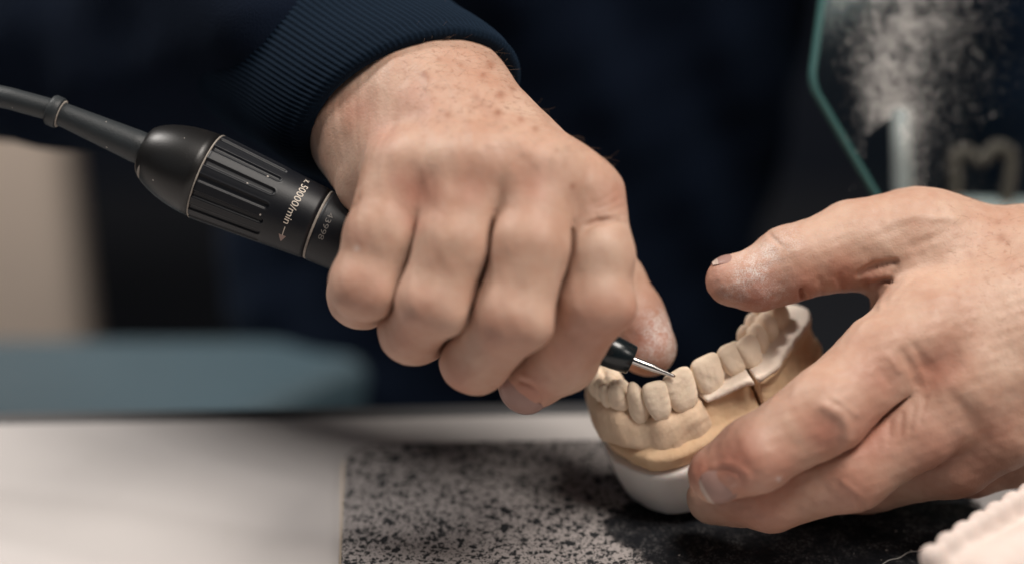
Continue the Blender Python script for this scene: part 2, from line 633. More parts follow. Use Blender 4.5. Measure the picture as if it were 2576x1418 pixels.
seat = thing('padded_stool', 'blurred blue grey padded seat beyond the far bench edge', 'stool', (-200, 720, -760))
slab('cushion', rounded([(-420, 600), (-230, 600), (-60, 774), (-78, 794), (-420, 794)], [40, 60, 14, 12, 40], 10), -180, -111, plain('blue_vinyl', (0.050, 0.083, 0.103), 0.5, vscale=12), bevel=14, parent=seat, seg=5)
v, f = tube([(-200, 720, -760), (-200, 720, -180.5)], 26, 20)
mesh('post', v, f, lg, seat)
# beige cabinet
cab = thing('cabinet', 'blurred beige cabinet at the left behind the seat', 'cabinet', (-700, 1640, -760))
v, q = rbox((-1300, 1600, -755), (-432, 1640, 420), 8, 12)
mesh_q('carcass', v, q, plain('beige_paint', (0.74, 0.61, 0.51), 0.6, vscale=6), cab)
v, q = rbox((-1290, 1586, -700), (-860, 1599, 400), 5, 6)
mesh_q('door', v, q, plain('beige_door', (0.75, 0.62, 0.52), 0.6, vscale=6), cab)


# ------------------------------------------------------------------ the person
person = thing('person', 'person in a navy ribbed-cuff sweatshirt holding a dental handpiece and a jaw cast', 'person', (0, 800, -760))


def chain(F_, pts, k_in=3.0, k_out=0.8, flat=0.0, bony=False):
    """finger: (px,py,depth,r) list; flat widens the section across the finger (mm each way)"""
    pts = [(P(x, y, dd), r) for x, y, dd, r in pts]
    lo = np.min([p for p, r in pts], 0) - 24; hi = np.max([p for p, r in pts], 0) + 24
    sl, X, Y, Z = F_.box(lo, hi)
    cur = None; n = len(pts)
    side = None
    if flat:
        t0 = pts[2][0] - pts[0][0]; side = np.cross(t0, [0, 0, 1.0]); side[2] = 0; side /= np.linalg.norm(side)
    for i, ((pa, ra), (pb, rb)) in enumerate(zip(pts[:-1], pts[1:])):
        if flat:
            fa_ = flat * (1 if i < 3 else .5); fb_ = flat * (1 if i + 1 < 3 else .5)
            dd = None
            for sg in (-1, 0, 1):
                d1 = cone_d(X, Y, Z, pa + side * fa_ * sg, pb + side * fb_ * sg, ra - .2 - fa_ * .5, rb - .2 - fb_ * .5)
                dd = d1 if dd is None else smin(dd, d1, 1.5)
        else:
            dd = cone_d(X, Y, Z, pa, pb, ra, rb)
        cur = dd if cur is None else smin(cur, dd, k_in)
    if bony:                                   # bony corner of the middle knuckle
        d1 = pts[2][0] - pts[1][0]; d2 = pts[3][0] - pts[2][0]
        ou = d1 / np.linalg.norm(d1) - d2 / np.linalg.norm(d2); ou /= np.linalg.norm(ou)
        c_ = pts[2][0] + ou * (pts[2][1] - 5.0) * 1.05
        cur = smin(cur, cone_d(X, Y, Z, c_ - side * 3.4, c_ + side * 3.4, 4.2, 4.2), 4.5)
    F_.put(sl, cur, k_out)


def join_fingers(fs, k, gap, deep):
    """union of fingers pressed together, with the thin dark gap where two neighbours meet"""
    u = fs[0]
    for f_ in fs[1:]: u = smin(u, f_, k)
    out = u
    for a_, b_ in zip(fs[:-1], fs[1:]):
        near = np.minimum(a_, b_)
        slot = np.maximum((np.abs(a_ - b_) - gap) * .5, np.maximum(-(near + deep), near - 2.5))
        out = smax(out, -slot, .7)
    return out.astype(np.float32)


def carve(F_, pts, r_, deep, k=.9, lift=0.6, taper=True):
    """cut a thin furrow into the surface that is seen along a line of picture points"""
    path_ = spl2(pts, max(8, int(3 + sum(np.hypot(b[0] - a[0], b[1] - a[1]) for a, b in zip(pts[:-1], pts[1:])) / 6)))
    src = F_.d.copy(); cuts = []
    for px, py in path_:
        ds = np.arange(430, 545, .5); ray = np.array([P(px, py, 1.0)]) * ds[:, None]
        ii = np.round((ray - F_.lo) / F_.h).astype(int)
        ok = np.all((ii >= 0) & (ii < F_.n), 1); ii = np.clip(ii, 0, F_.n - 1)
        val = np.where(ok, src[tuple(ii.T)], 9)
        hit = np.nonzero(val < 0)[0]
        if len(hit): cuts.append((px, py, ds[hit[0]]))
    nc = len(cuts)
    for ci, (px, py, d0) in enumerate(cuts):
        f_ = min(1.0, .25 + .75 * min(ci, nc - 1 - ci) / 11.0) if taper else 1.0
        a_, b_ = P(px, py, d0 - lift), P(px, py, d0 + deep * f_ * f_)
        m_ = r_ + 2.5
        sl, X, Y, Z = F_.box(np.minimum(a_, b_) - m_, np.maximum(a_, b_) + m_)
        F_.d[sl] = smax(F_.d[sl], -cone_d(X, Y, Z, a_, b_, r_ * f_, r_ * .7 * f_).astype(np.float32), k)


def spl2(pts, n=24):
    return spline(np.array(pts, float), n) if len(pts) > 2 else np.array([np.array(pts[0]) + (np.array(pts[-1]) - np.array(pts[0])) * t for t in np.linspace(0, 1, n)], float)


def poly_dist(x, y, pts):
    best = np.full(x.shape, 1e9)
    pts = np.asarray(pts, float)
    if len(pts) == 1:
        return np.hypot(x - pts[0, 0], y - pts[0, 1])
    for (ax, ay), (bx, by) in zip(pts[:-1], pts[1:]):
        l2 = (bx - ax) ** 2 + (by - ay) ** 2 + 1e-9
        t = np.clip(((x - ax) * (bx - ax) + (y - ay) * (by - ay)) / l2, 0, 1)
        best = np.minimum(best, np.hypot(x - ax - t * (bx - ax), y - ay - t * (by - ay)))
    return best


def sculpt(v, q, marks, dmax=None):
    """marks: (pts, width px, amount mm [+out]) : real displacement of the side that faces the bench front"""
    for pts, wd, amt in marks:
        n = normals(v, q)
        x, y = pix(v)
        face = np.clip(n @ np.array([0, 0, 1.0]) * 3, 0, 1)
        if dmax is not None: face = face * (-v[:, 2] < dmax)
        g = np.exp(-(poly_dist(x, y, spl2(pts)) / wd) ** 2) * face
        v = v + n * (g * amt)[:, None]
    return v


def blobs(v, spots):
    x, y = pix(v); out = np.zeros(len(v))
    for px, py, r, a in spots:
        out = np.maximum(out, a * np.exp(-((x - px) ** 2 + (y - py) ** 2) / (r * r)))
    return out


# right hand (at the left of the picture)
F1 = Field(P(700, 1090, 500) - [10, 5, 70], P(1760, 20, 500) + [10, 25, 75], 0.62)
# metacarpals / back of the hand
K = 9
for a_, b_, ra, rb in [
        ((1125, 238, 504), (1470, 500, 473), 15.5, 9.2),
        ((1075, 252, 498), (1352, 440, 468), 17, 9.3),
        ((1015, 280, 499), (1190, 425, 468), 17, 9.3),
        ((945, 335, 505), (1012, 440, 475), 15, 9.2),
        ((928, 372, 503), (925, 470, 493), 14.2, 8.5)]:
    F1.cone(P(*a_), P(*b_), ra, rb, K)
# wrist and forearm into the cuff
F1.cone(P(1125, 238, 504), P(820, -40, 560), 16, 21, K)
F1.cone(P(955, 330, 506), P(690, 60, 562), 15.5, 21, K)
# webs between the knuckles and the palm side
for a_, b_, ra, rb in [
        ((1095, 430, 471), (1080, 510, 470), 9.5, 8), ((1275, 435, 468), (1270, 515, 468), 9.5, 8), ((1418, 465, 471), (1430, 550, 472), 9.5, 8),
        ((1060, 330, 512), (1210, 560, 494), 14, 9), ((1000, 420, 505), (1010, 540, 494), 12, 8), ((1200, 380, 508), (1420, 620, 494), 13, 8.5)]:
    F1.cone(P(*a_), P(*b_), ra, rb, K)
fk = 6.0
base = F1.d.copy()
fingers_r = [
    [(1010, 430, 473.5, 9.8), (964, 590, 468, 9.5), (924, 715, 467, 9.1), (908, 742, 480, 8.6), (935, 745, 497, 7.6)],
    [(1190, 425, 466.5, 10), (1145, 620, 461, 9.9), (1095, 755, 460, 9.3), (1040, 828, 472, 8.9), (1068, 838, 492, 8)],
    [(1352, 440, 466.5, 10.2), (1332, 620, 459, 10.2), (1290, 795, 457, 9.6), (1196, 902, 470, 8.9), (1180, 912, 490, 8)],
    [(1472, 500, 472, 9.9), (1500, 640, 465, 9.4), (1497, 762, 463, 9.2), (1418, 902, 473, 8.7), (1326, 968, 483, 7.5)]]
fl_ = []
for fg in fingers_r:
    G = F1.like(); chain(G, fg, 3.0, 0, 1.2, True); fl_.append(G.d)
allf = join_fingers(fl_, 1.3, .9, 3.2)      # each finger melts into the back of the hand but keeps a crease to its neighbour
F1.d = smin(base, allf, 4.5)
# thumb behind the handpiece
TH = F1.like()
chain(TH, [(1180, 330, 516, 14), (1400, 545, 518, 12), (1530, 715, 519, 10.3), (1585, 800, 518, 9.8), (1628, 872, 516, 8.6)], 4, 0)
F1.d = smin(F1.d, TH.d, 2.5)
carve(F1, [(1584, 562), (1540, 556), (1495, 561), (1462, 582)], .5, .9, 1.2)
carve(F1, [(852, 568), (880, 530), (905, 500)], .7, .6)
v, q = nets(F1.d, F1.lo, F1.h)
v = relax(v, q, 2)
v = sculpt(v, q, [
    ([(1012, 385)], 48, .35), ([(1195, 395)], 52, .4), ([(1348, 425)], 52, .35), ([(1505, 470)], 45, .4),
    ([(1058, 470), (1078, 530)], 30, -.35), ([(1255, 470), (1275, 530)], 30, -.3), ([(1435, 510), (1450, 580)], 30, -.3),
    ([(925, 400), (965, 330)], 40, -.6),
    ([(1548, 480), (1515, 505), (1490, 512)], 5, -.18), ([(1560, 500), (1520, 520), (1492, 525)], 5, -.2), ([(1566, 520), (1520, 537), (1495, 540)], 5, -.2), ([(1570, 543), (1525, 550), (1500, 553)], 5, -.2),
    
    ([(1060, 170), (1085, 230), (1075, 310)], 16, .35), ([(1190, 200), (1250, 290), (1345, 400)], 18, .35), ([(1150, 230), (1180, 300), (1200, 370)], 18, .3),
    ([(1600, 800), (1640, 850)], 30, .3), ([(1312, 958), (1342, 972), (1362, 996), (1356, 1022)], 6, -.5), ([(1322, 946), (1358, 966), (1378, 1000)], 8, .35)])
# wrinkles over the ulnar edge and the wrist
v = v + normals(v, q) * ((wob(v, .07, 11) * .16 + wob(v, .22, 12) * .07))[:, None]
x, y = pix(v)
red1 = blobs(v, [(900, 730, 85, .4), (1060, 800, 95, .4), (1260, 850, 100, .42), (1480, 830, 100, .45), (1050, 480, 60, .7), (1010, 455, 40, .5), (1190, 470, 60, .4), (1350, 470, 60, .35), (1330, 990, 70, .8),
                 (1150, 960, 60, .5), (1420, 900, 60, .55), (1560, 500, 50, .4), (960, 340, 50, .45), (910, 280, 50, .4), (1060, 260, 60, .25), (1630, 860, 90, .9), (900, 600, 40, .3), (1010, 860, 50, .45), (1040, 560, 30, .5)])
fre1 = np.clip((430 - y) / 160, 0, 1) * np.clip((x - 960) / 160, 0, 1)
th1 = (-v[:, 2] > 503) & (x > 1560)
dust1 = blobs(v, [(1668, 830, 56, 1.3), (1650, 880, 44, 1.0), (1690, 880, 44, 1.3), (1630, 800, 25, .6)]) * th1
dust1 = np.maximum(dust1, blobs(v, [(898, 625, 7, 1.0)]))
spot1 = blobs(v, [(1068, 188, 9, 1), (1075, 195, 7, .8), (1253, 284, 9, 1), (1234, 163, 12, .8), (1259, 239, 12, .8), (1440, 469, 8, .9), (1125, 290, 8, .6), (1347, 325, 9, .8), (1215, 190, 8, .7), (1290, 225, 9, .7), (1200, 245, 8, .6), (1310, 300, 8, .6), (1098, 220, 6, .6), (1105, 150, 7, .6), (1160, 165, 6, .5), (1400, 380, 7, .5)])
H1 = (v, q, red1, fre1, dust1, spot1)
TREE1 = v

# left hand (at the right of the picture)
F2 = Field(P(1680, 1400, 500) - [8, 8, 62], P(2800, 420, 500) + [8, 8, 68], 0.62)
for a_, b_, ra, rb in [
        ((2660, 720, 500), (2335, 835, 488), 19, 14),
        ((2680, 810, 492), (2420, 960, 484), 19, 13),
        ((2700, 900, 494), (2500, 1060, 490), 18, 12),
        ((2720, 985, 503), (2590, 1110, 506), 17, 11),
        ((2650, 690, 510), (2310, 612, 506), 18, 13.6),
        ((2310, 612, 506), (2150, 616, 503), 13.4, 11.2)]:
    F2.cone(P(*a_), P(*b_), ra, rb, 12)
F2.cone(P(2670, 720, 502), P(3000, 760, 530), 20, 22, 10)
F2.cone(P(2710, 950, 502), P(3000, 950, 530), 20, 22, 10)
# web of the thumb
F2.cone(P(2300, 660, 507), P(2300, 820, 500), 9, 10, 8)
F2.cone(P(2245, 700, 512), P(2240, 800, 508), 5.5, 6, 3)
base = F2.d.copy()
fingers_l = [
    [(2335, 835, 488, 13), (2225, 905, 482, 11.8), (2075, 1035, 474, 11.0), (1895, 1146, 471, 9.5), (1802, 1192, 473, 7.6)],
    [(2420, 960, 484, 12.5), (2300, 1075, 482, 10.8), (2140, 1185, 480, 10.2), (1940, 1250, 487, 8.8), (1795, 1252, 499, 7.4)],
    [(2500, 1060, 490, 12), (2400, 1150, 493, 10.4), (2180, 1205, 508, 9), (1990, 1235, 518, 8)],
    [(2590, 1110, 506, 11), (2440, 1160, 508, 9.4), (2330, 1160, 518, 8.4), (2210, 1165, 522, 7.4)]]
fl_ = []
for fg in fingers_l:
    G = F2.like(); chain(G, fg, 3.5, 0, 1.1); fl_.append(G.d)
allf = join_fingers(fl_, 1.6, .8, 2.6)
F2.d = smin(base, allf, 7)
TH = F2.like()
chain(TH, [(2310, 612, 506, 13.3), (2150, 616, 503, 11.3), (2075, 640, 501, 10.4), (1985, 664, 500, 10.2), (1905, 706, 499, 7.9), (1840, 706, 499, 7.2)], 4, 0)
F2.d = smin(F2.d, TH.d, 4)
for cr, rr_, dp in (([(2160, 694), (2195, 676), (2250, 660)], .5, .4), ([(2190, 722), (2225, 706), (2250, 712)], .4, .2),
                    ([(2022, 752), (2018, 728)], .6, .3), ([(2112, 690), (2122, 722)], .4, .1), ([(1925, 575), (1945, 600), (1962, 618)], .4, .05)):
    carve(F2, cr, rr_, dp)
v, q = nets(F2.d, F2.lo, F2.h)
v = relax(v, q, 2)
v = sculpt(v, q, [
    ([(2022, 748), (2018, 732)], 8, -1.5), ([(2105, 700), (2118, 725)], 7, -.35), ([(2060, 700), (2068, 735)], 9, -.3),
    ([(2165, 690), (2200, 668), (2250, 660)], 9, -1.0), ([(2185, 715), (2215, 705), (2240, 708)], 6, -.8), ([(2190, 700), (2230, 690)], 8, .8), ([(2205, 735), (2215, 770)], 10, .6),
    ([(1925, 575), (1945, 600), (1965, 620)], 5, -.25), ([(1960, 560), (1985, 600)], 5, -.18), ([(1990, 570), (2010, 600)], 5, -.15),
    ([(2088, 1085)], 38, -.5), ([(2070, 1020), (2120, 1050), (2130, 1100)], 14, .8), ([(2100, 1000), (2150, 1040)], 8, .3),
    ([(2270, 885), (2300, 930), (2310, 965)], 12, -.7), ([(2300, 870), (2340, 930)], 12, -.5), ([(2240, 900), (2262, 930)], 9, .4), ([(2215, 930), (2240, 965)], 10, -.3),
    ([(2340, 930), (2400, 905)], 45, -1.6), ([(2330, 850)], 50, .8), ([(2480, 1000), (2560, 940)], 35, .8), ([(2400, 1000), (2470, 1090)], 22, -.7),
    ([(2150, 1250), (2170, 1275), (2180, 1285)], 6, -.3), ([(2120, 1210), (2165, 1245)], 8, .35),
    ([(2230, 560), (2300, 545), (2400, 550)], 12, .4), ([(2300, 620), (2380, 580)], 14, -.25),
    ([(2330, 1000), (2315, 1060)], 6, -.3), ([(2300, 1020), (2290, 1080)], 6, -.3), ([(2270, 1040), (2265, 1095)], 6, -.28), ([(2240, 1060), (2235, 1115)], 6, -.25),
    ([(1965, 990)], 20, -.3),
    ([(1778, 1190), (1828, 1178), (1862, 1198), (1868, 1225), (1850, 1250)], 5, -.35), ([(1790, 1172), (1835, 1164), (1878, 1190), (1882, 1225)], 7, .3)])
n = normals(v, q)
v = v + n * ((wob(v, .07, 21) * .18 + wob(v, .25, 22) * .09))[:, None]
x, y = pix(v)
red2 = blobs(v, [(1810, 715, 80, .65), (1900, 745, 90, .9), (2020, 735, 70, .75), (2120, 700, 50, .7), (1760, 1180, 60, .9), (1850, 1165, 100, .95), (1950, 1180, 90, .65), (2075, 1085, 60, .85), (2220, 960, 70, .55), (2350, 930, 70, .65),
                 (2200, 1100, 120, .65), (2150, 1230, 100, .65), (2350, 1130, 120, .6), (2450, 1180, 110, .55), (2380, 900, 60, .5), (2500, 1100, 100, .45), (1900, 1290, 110, .6), (2190, 700, 40, .6)])
fre2 = np.clip((x - 2330) / 150, 0, 1) * np.clip((1000 - y) / 200, 0, 1) * .7
dust2 = blobs(v, [(1895, 678, 46, 1.1), (1870, 700, 36, .9), (1935, 640, 36, .8), (1980, 600, 40, .5), (1850, 725, 45, .6), (1940, 735, 55, .5), (1959, 1204, 7, 1.), (1840, 1215, 16, .3)]) * (-v[:, 2] > 440)
spot2 = blobs(v, [(2520, 600, 12, .6), (2535, 610, 8, .6), (2440, 640, 8, .4), (2480, 700, 8, .4), (2550, 680, 9, .4), (2510, 560, 8, .4)])
H2 = (v, q, red2, fre2, dust2, spot2)


# arms and trunk (under the sweatshirt), world axes
def wfield(lo, hi, h, cones, k):
    F_ = Field(lo, hi, h)
    for a_, b_, ra, rb in cones: F_.cone(np.array(a_, float), np.array(b_, float), ra, rb, k, m=k + 4 * h)
    return F_


wr = PW(1000, 235, 512); elbow = W(np.array([-232., 112, -655])); shoulder = np.array([-185., 800, 330])
wl = PW(2860, 830, 520); elbowl = np.array([255., 690, 30]); shoulderl = np.array([185., 815, 330])
TR = [((-15, 845, -230), (-10, 850, 250), 92, 108), ((-70, 850, -200), (-95, 850, 280), 72, 78), ((55, 850, -200), (80, 850, 280), 72, 78), ((-120, 845, 330), (115, 845, 330), 62, 62)]
fa = PW(930, 140, 536); fl2 = PW(2860, 840, 520)
F3 = wfield((-420, 380, -360), (420, 990, 470), 9, [(np.array(a_), np.array(b_), ra - 12, rb - 12) for a_, b_, ra, rb in TR] + [
    (fa, elbow, 15, 38), (elbow, shoulder, 40, 50), (fl2, elbowl, 25, 38), (elbowl, shoulderl, 40, 50)], 14)
v3, q3 = nets(F3.d, F3.lo, F3.h)
vs = np.vstack([W(H1[0]), W(H2[0]), v3])
qs = np.vstack([H1[1], H2[1] + len(H1[0]), q3 + len(H1[0]) + len(H2[0])])
z3 = np.zeros(len(v3))
body = mesh_q('body', vs, qs, SKIN, person)
attr(body, 'redness', np.r_[H1[2], H2[2], z3]); attr(body, 'freckle', np.r_[H1[3], H2[3], z3]); attr(body, 'dust', np.r_[H1[4], H2[4], z3]); attr(body, 'spot', np.r_[H1[5], H2[5], z3])


def nail(center, tip_dir, up, r, half_len, half_ang, lift=1.02, shift=0.0):
    t = tip_dir / np.linalg.norm(tip_dir); u = up - t * (up @ t); u /= np.linalg.norm(u); s = np.cross(t, u)
    V_, F_ = [], []; nu, nv = 18, 16
    for layer in (0, 1):
        for i in range(nu + 1):
            a_ = -half_len + 2 * half_len * i / nu
            e = abs(a_ / half_len)
            wdt = half_ang * (1 - .55 * e ** 6) if a_ < 0 else half_ang * (1 - .35 * e ** 5)
            sa = max(0.0, a_ + shift)
            rr = math.sqrt(max(r * r - .97 * sa * sa, (.45 * r) ** 2)) * lift - (.10 * r * max(0, e - .6) if a_ < 0 else 0) - layer * .45
            for j in range(nv + 1):
                th = wdt * (-1 + 2 * j / nv)
                edge = (abs(th) / half_ang) ** 6 * .25
                V_.append(center + t * a_ + (rr - edge) * (math.cos(th) * u + math.sin(th) * s))
    N = (nu + 1) * (nv + 1)
    for L in (0, 1):
        for i in range(nu):
            for j in range(nv):
                f_ = [i * (nv + 1) + j, i * (nv + 1) + j + 1, (i + 1) * (nv + 1) + j + 1, (i + 1) * (nv + 1) + j]
                F_.append([k + L * N for k in (f_ if L else f_[::-1])])
    for i in range(nu):
        for j in (0, nv):
            p_, q_ = i * (nv + 1) + j, (i + 1) * (nv + 1) + j
            F_.append([p_, q_, q_ + N, p_ + N])
    for j in range(nv):
        for i in (0, nu):
            p_, q_ = i * (nv + 1) + j, i * (nv + 1) + j + 1
            F_.append([p_, q_, q_ + N, p_ + N])
    return W(np.array(V_)), F_, nu * nv


def add_nail(c0, c1, r, up, hl, ha, lift=1.03, shift=0.0):
    a_, b_ = P(*c0), P(*c1); t = (b_ - a_) / np.linalg.norm(b_ - a_)
    v_, f_, nn_ = nail(b_ + t * shift, t, np.array(up, float), r, hl, ha, lift, shift)
    o_ = mesh('fingernail', v_, f_, NAIL, body)
    o_.data.materials.append(NAILTIP)
    for k in range(nn_):
        if k // 16 >= 16: o_.data.polygons[k].material_index = 1
    return o_


add_nail((1418, 902, 473), (1326, 968, 483), 7.7, (-.25, -.50, .85), 5.2, 1.0, 1.055, 0.8)
add_nail((1895, 1146, 471), (1802, 1192, 473), 7.7, (.10, -.50, .86), 5.2, 0.90, 1.045, -0.4)
add_nail((1905, 705, 499), (1838, 704, 499), 7.1, (-.1, .99, .02), 6.2, 0.80, 1.02, -0.8)
add_nail((1585, 800, 518), (1628, 872, 516), 8.8, (.3, .3, -.9), 6.0, 0.9, 1.03, 0)

# hairs on the wrist and hand
def hairs(n_, V_, Q_, region, seed, curl=1.0):
    r = np.random.default_rng(seed)
    n = normals(V_, Q_); x, y = pix(V_)
    ids = np.nonzero(region(x, y, n) & (n[:, 2] > -.25))[0]
    vv, ff = [], []; off = 0
    for i in r.choice(ids, n_, replace=False):
        p = V_[i]; nn = n[i]
        d0 = np.array([.55, -.35, 0]) + r.normal(size=3) * .45
        d0 = d0 - nn * (d0 @ nn) * .8 + nn * r.uniform(.15, .65); d0 /= np.linalg.norm(d0)
        L = r.uniform(2.5, 7.5); bend = r.normal(size=3) * .55 * curl
        pts = []
        for k in range(6):
            pts.append(p.copy()); p = p + d0 * L / 5; d0 = d0 + bend / 5 - nn * .10; d0 /= np.linalg.norm(d0)
        t_, f_ = tube(pts, np.linspace(.023, .008, 6), 4)
        vv.append(t_); ff += [tuple(k + off for k in g) for g in f_]; off += len(t_)
    return W(np.vstack(vv)), ff


va, fa_ = hairs(360, H1[0], H1[1], lambda x, y, n: (n[:, 2] > .35) & (y < 420) & (x > 1000) & (x - y > 760) & (-H1[0][:, 2] < 515), 3)
vb, fb_ = hairs(5, H1[0], H1[1], lambda x, y, n: (y < 430) & (y > 180) & (x - y > 1040) & (n[:, 2] < .45), 4, 2.0)
vc, fc_ = hairs(150, H2[0], H2[1], lambda x, y, n: (x > 2380) & (y < 1080), 5)
for hv, hf in ((va, fa_), (vb, fb_), (vc, fc_)):
    mesh('arm_hair', hv, hf, HAIR, body)

# sweatshirt: trunk and sleeves
SL = [(PW(735, 85, 557), elbow, 47, 52), (elbow, shoulder, 54, 76), (PW(3150, 870, 540), elbowl, 40, 56), (elbowl, shoulderl, 60, 72)]
F4 = wfield((-440, 370, -380), (440, 1010, 480), 6, [(np.array(a_), np.array(b_), ra, rb) for a_, b_, ra, rb in TR + SL], 22)
v4, q4 = nets(F4.d, F4.lo, F4.h)
n4 = normals(v4, q4)
sw = v4 * np.array([1.0, 1.0, .35])
fold = wob(v4 @ np.array([[.55, .2, .3], [.1, .4, .1], [.5, .1, .6]]), .016, 31) * 4.5 + wob(v4, .022, 32) * 2.0
v4 = v4 + n4 * fold[:, None]
shirt = mesh_q('sweatshirt', v4, q4, NAVY, person)

# ribbed cuff
cc = P(1035, 282, 505); Aa = np.array([29.0, 13.5, 1.0]); Bb = np.array([-6.8, 14.2, 20.0])
axis = P(620, 20, 566) - cc; axL = np.linalg.norm(axis); axis = axis / axL
NR = 126; nth = NR * 8; rings = []
th = np.linspace(0, 2 * np.pi, nth, endpoint=False)
prof = [(9, .86, 0), (3, .88, 0), (.6, .93, .2), (0, 1.0, .45), (.5, 1.05, .7), (2, 1.085, 1), (4, 1.09, 1)] + [(s_, 1.085 + .0032 * s_ + .015 * math.sin(s_ * .16), 1) for s_ in np.linspace(7, 60, 34)]
for s_, sc, rib in prof:
    cdir = np.cos(th)[:, None] * Aa + np.sin(th)[:, None] * Bb
    ph = th * NR + .5 * np.sin(s_ * .13 + 2 * th)
    rr = sc + rib * .0070 * np.tanh(2.2 * np.cos(ph))
    wv = 1 + .012 * np.sin(3 * th + s_ * .05) * min(1, s_ / 20)
    rings.append(cc + cdir * (rr * wv)[:, None] + axis * s_)
v_, f_ = ring_mesh(rings, caps=False)
mesh('cuff', W(v_), f_, RIB, shirt)

# ------------------------------------------------------------------ rotary handpiece
DH = 497.0
p_end = P(1591, 905, 497); p_tail = P(140, 281, 500)
ax = p_tail - p_end; LT = np.linalg.norm(ax); ax /= LT            # runs from the nose to the cable
cdir = np.array([0, 0, 1.0]); cdir -= ax * (cdir @ ax); cdir /= np.linalg.norm(cdir)
dn = np.cross(cdir, ax); dn = dn if dn[1] < 0 else -dn


def sx(px):
    """distance along the axis of picture column px"""
    best = np.linspace(-30, LT + 60, 4000); pt = p_end + best[:, None] * ax
    return float(best[np.argmin(np.abs(pix(pt)[0] - px))])


hp = thing('dental_handpiece', 'black cylindrical dental rotary handpiece with cable and thin steel bur, held in the fist', 'handpiece', W(p_end))


def lathe(name, prof, mat, nth=64, fn=None, caps=True, parent=hp):
    th = np.linspace(0, 2 * np.pi, nth, endpoint=False); rings = []
    for s_, r_ in prof:
        rr = np.full(nth, r_, float)
        if fn: rr = rr + fn(s_, th)
        rings.append(p_end + ax * s_ + rr[:, None] * (np.cos(th)[:, None] * cdir + np.sin(th)[:, None] * dn))
    v_, f_ = ring_mesh(rings, caps=caps)
    o_ = mesh(name, W(v_), f_, mat, parent)
    return o_


s_ring, s_seam, s_cap, s_col = sx(800), sx(521), sx(364), sx(140)
lathe('nose', [(0, 2.0), (0, 3.9), (.35, 4.25), (4.5, 4.7), (9, 5.0), (9.3, 4.7), (20, 5.6), (40, 8.0)], NOSEM)
g0 = s_ring - .5
lathe('front_grip', [(38, 8.0), (55, 9.0), (75, 10.0), (g0 - 1.2, 10.45), (g0 - .3, 10.4), (g0, 9.9)], BLACKM)
lathe('seam_ring', [(g0 - .1, 9.5), (g0 - .1, 10.2), (g0 + .25, 10.34), (g0 + .6, 10.2), (g0 + .6, 9.5)], SEAM)


def groove(s_, th):
    s_g0, s_g1 = sx(693), s_seam - .2
    per = 2 * np.pi / 16
    a_ = (np.mod(th + .12, per) - per / 2) * 12
    endx = max(0, s_g0 + 1.0 - s_)
    dd = np.hypot(a_, endx if s_ < s_g0 + 1.0 else 0)
    m_ = 1 / (1 + np.exp((dd - .85) * 9))
    lip = np.exp(-((dd - 1.15) / .22) ** 2) * .10
    if s_ < s_g0 - 2: return np.zeros_like(th)
    return -m_ * .55 + lip


bs = np.r_[np.linspace(s_ring + .2, sx(715), 10), np.linspace(sx(712), sx(675), 26), np.linspace(sx(672), s_seam - .2, 30)]
bp = [(s_ring + .2, 9.8), (s_ring + .25, 10.3)] + [(s_, 10.45 + (s_ - s_ring) / (s_seam - s_ring) * 2.15) for s_ in bs[1:]] + [(s_seam, 12.2)]
lathe('barrel', bp, BLACKM, nth=480, fn=groove)
lathe('seam_ring', [(s_seam - .05, 12.0), (s_seam - .05, 12.5), (s_seam + .12, 12.62), (s_seam + .35, 12.5), (s_seam + .35, 12.0)], SEAM)
cl = s_cap - s_seam
cap_prof = [(s_seam + .3, 12.1), (s_seam + .35, 12.45)] + [(s_seam + cl * t, r_) for t, r_ in ((.15, 12.35), (.3, 12.05), (.45, 11.55), (.6, 10.8), (.75, 9.75), (.85, 8.8), (.93, 7.8), (.98, 6.9), (1.0, 6.2), (1.0, 4.5))]
cap = lathe('rear_cap', cap_prof, CAPM, nth=96)
# small worn crescent on the cap's end
th = np.linspace(.55, 1.35, 14); vv, ff = [], []
for i, t_ in enumerate(th):
    wdt = .55 * math.sin(math.pi * i / 13) + .02
    for k in (-1, 1):
        s_ = s_seam + cl * .895 + k * wdt
        r_ = np.interp(s_, [c_[0] for c_ in cap_prof[2:]], [c_[1] for c_ in cap_prof[2:]]) + .06
        vv.append(p_end + ax * s_ + r_ * (math.cos(t_) * cdir + math.sin(t_) * dn))
for i in range(13): ff.append((2 * i, 2 * i + 1, 2 * i + 3, 2 * i + 2))
mesh('worn_edge', W(np.array(vv)), ff, SEAM, cap)
lathe('strain_relief', [(s_cap - 3, 4.75), (s_cap + 3, 4.65), (s_cap + 12, 4.15), (s_col - 3, 3.45), (s_col + 1, 3.4)], RUBBER, nth=40)
lathe('collar', [(s_col - 1.7, 3.3), (s_col - 1.6, 4.2), (s_col - 1.1, 4.5), (s_col + 1.1, 4.5), (s_col + 1.7, 4.1), (s_col + 1.8, 2.5)], RUBBER, nth=40)
lathe('seam_ring', [(s_col - 1.95, 3.3), (s_col - 1.95, 3.75), (s_col - 1.72, 4.05), (s_col - 1.6, 3.3)], SEAM, nth=40)
p0 = p_end + ax * (s_col + 1)
cab_pts = spline([p0, P(60, 258, 500), P(0, 243, 501), P(-160, 215, 505), P(-420, 300, 520), P(-800, 700, 540)], 40)
v_, f_ = tube(cab_pts, 3.15, 20)
mesh('cable', W(v_), f_, RUBBER, hp)
# bur: shank tapering to a fine tip
bt = P(1693, 944, 497.5); b0 = p_end + ax * 1.0
bd = (bt - b0); bl = np.linalg.norm(bd)
bpts = [b0 + bd * t for t in (0, .05, .3, .5, .62, .75, .9, 1.0, 1.05)]
v_, f_ = tube(bpts, [1.18, 1.18, 1.18, 1.16, 1.02, .78, .6, .5, .3], 20)
mesh('bur', W(v_), f_, STEEL, hp)


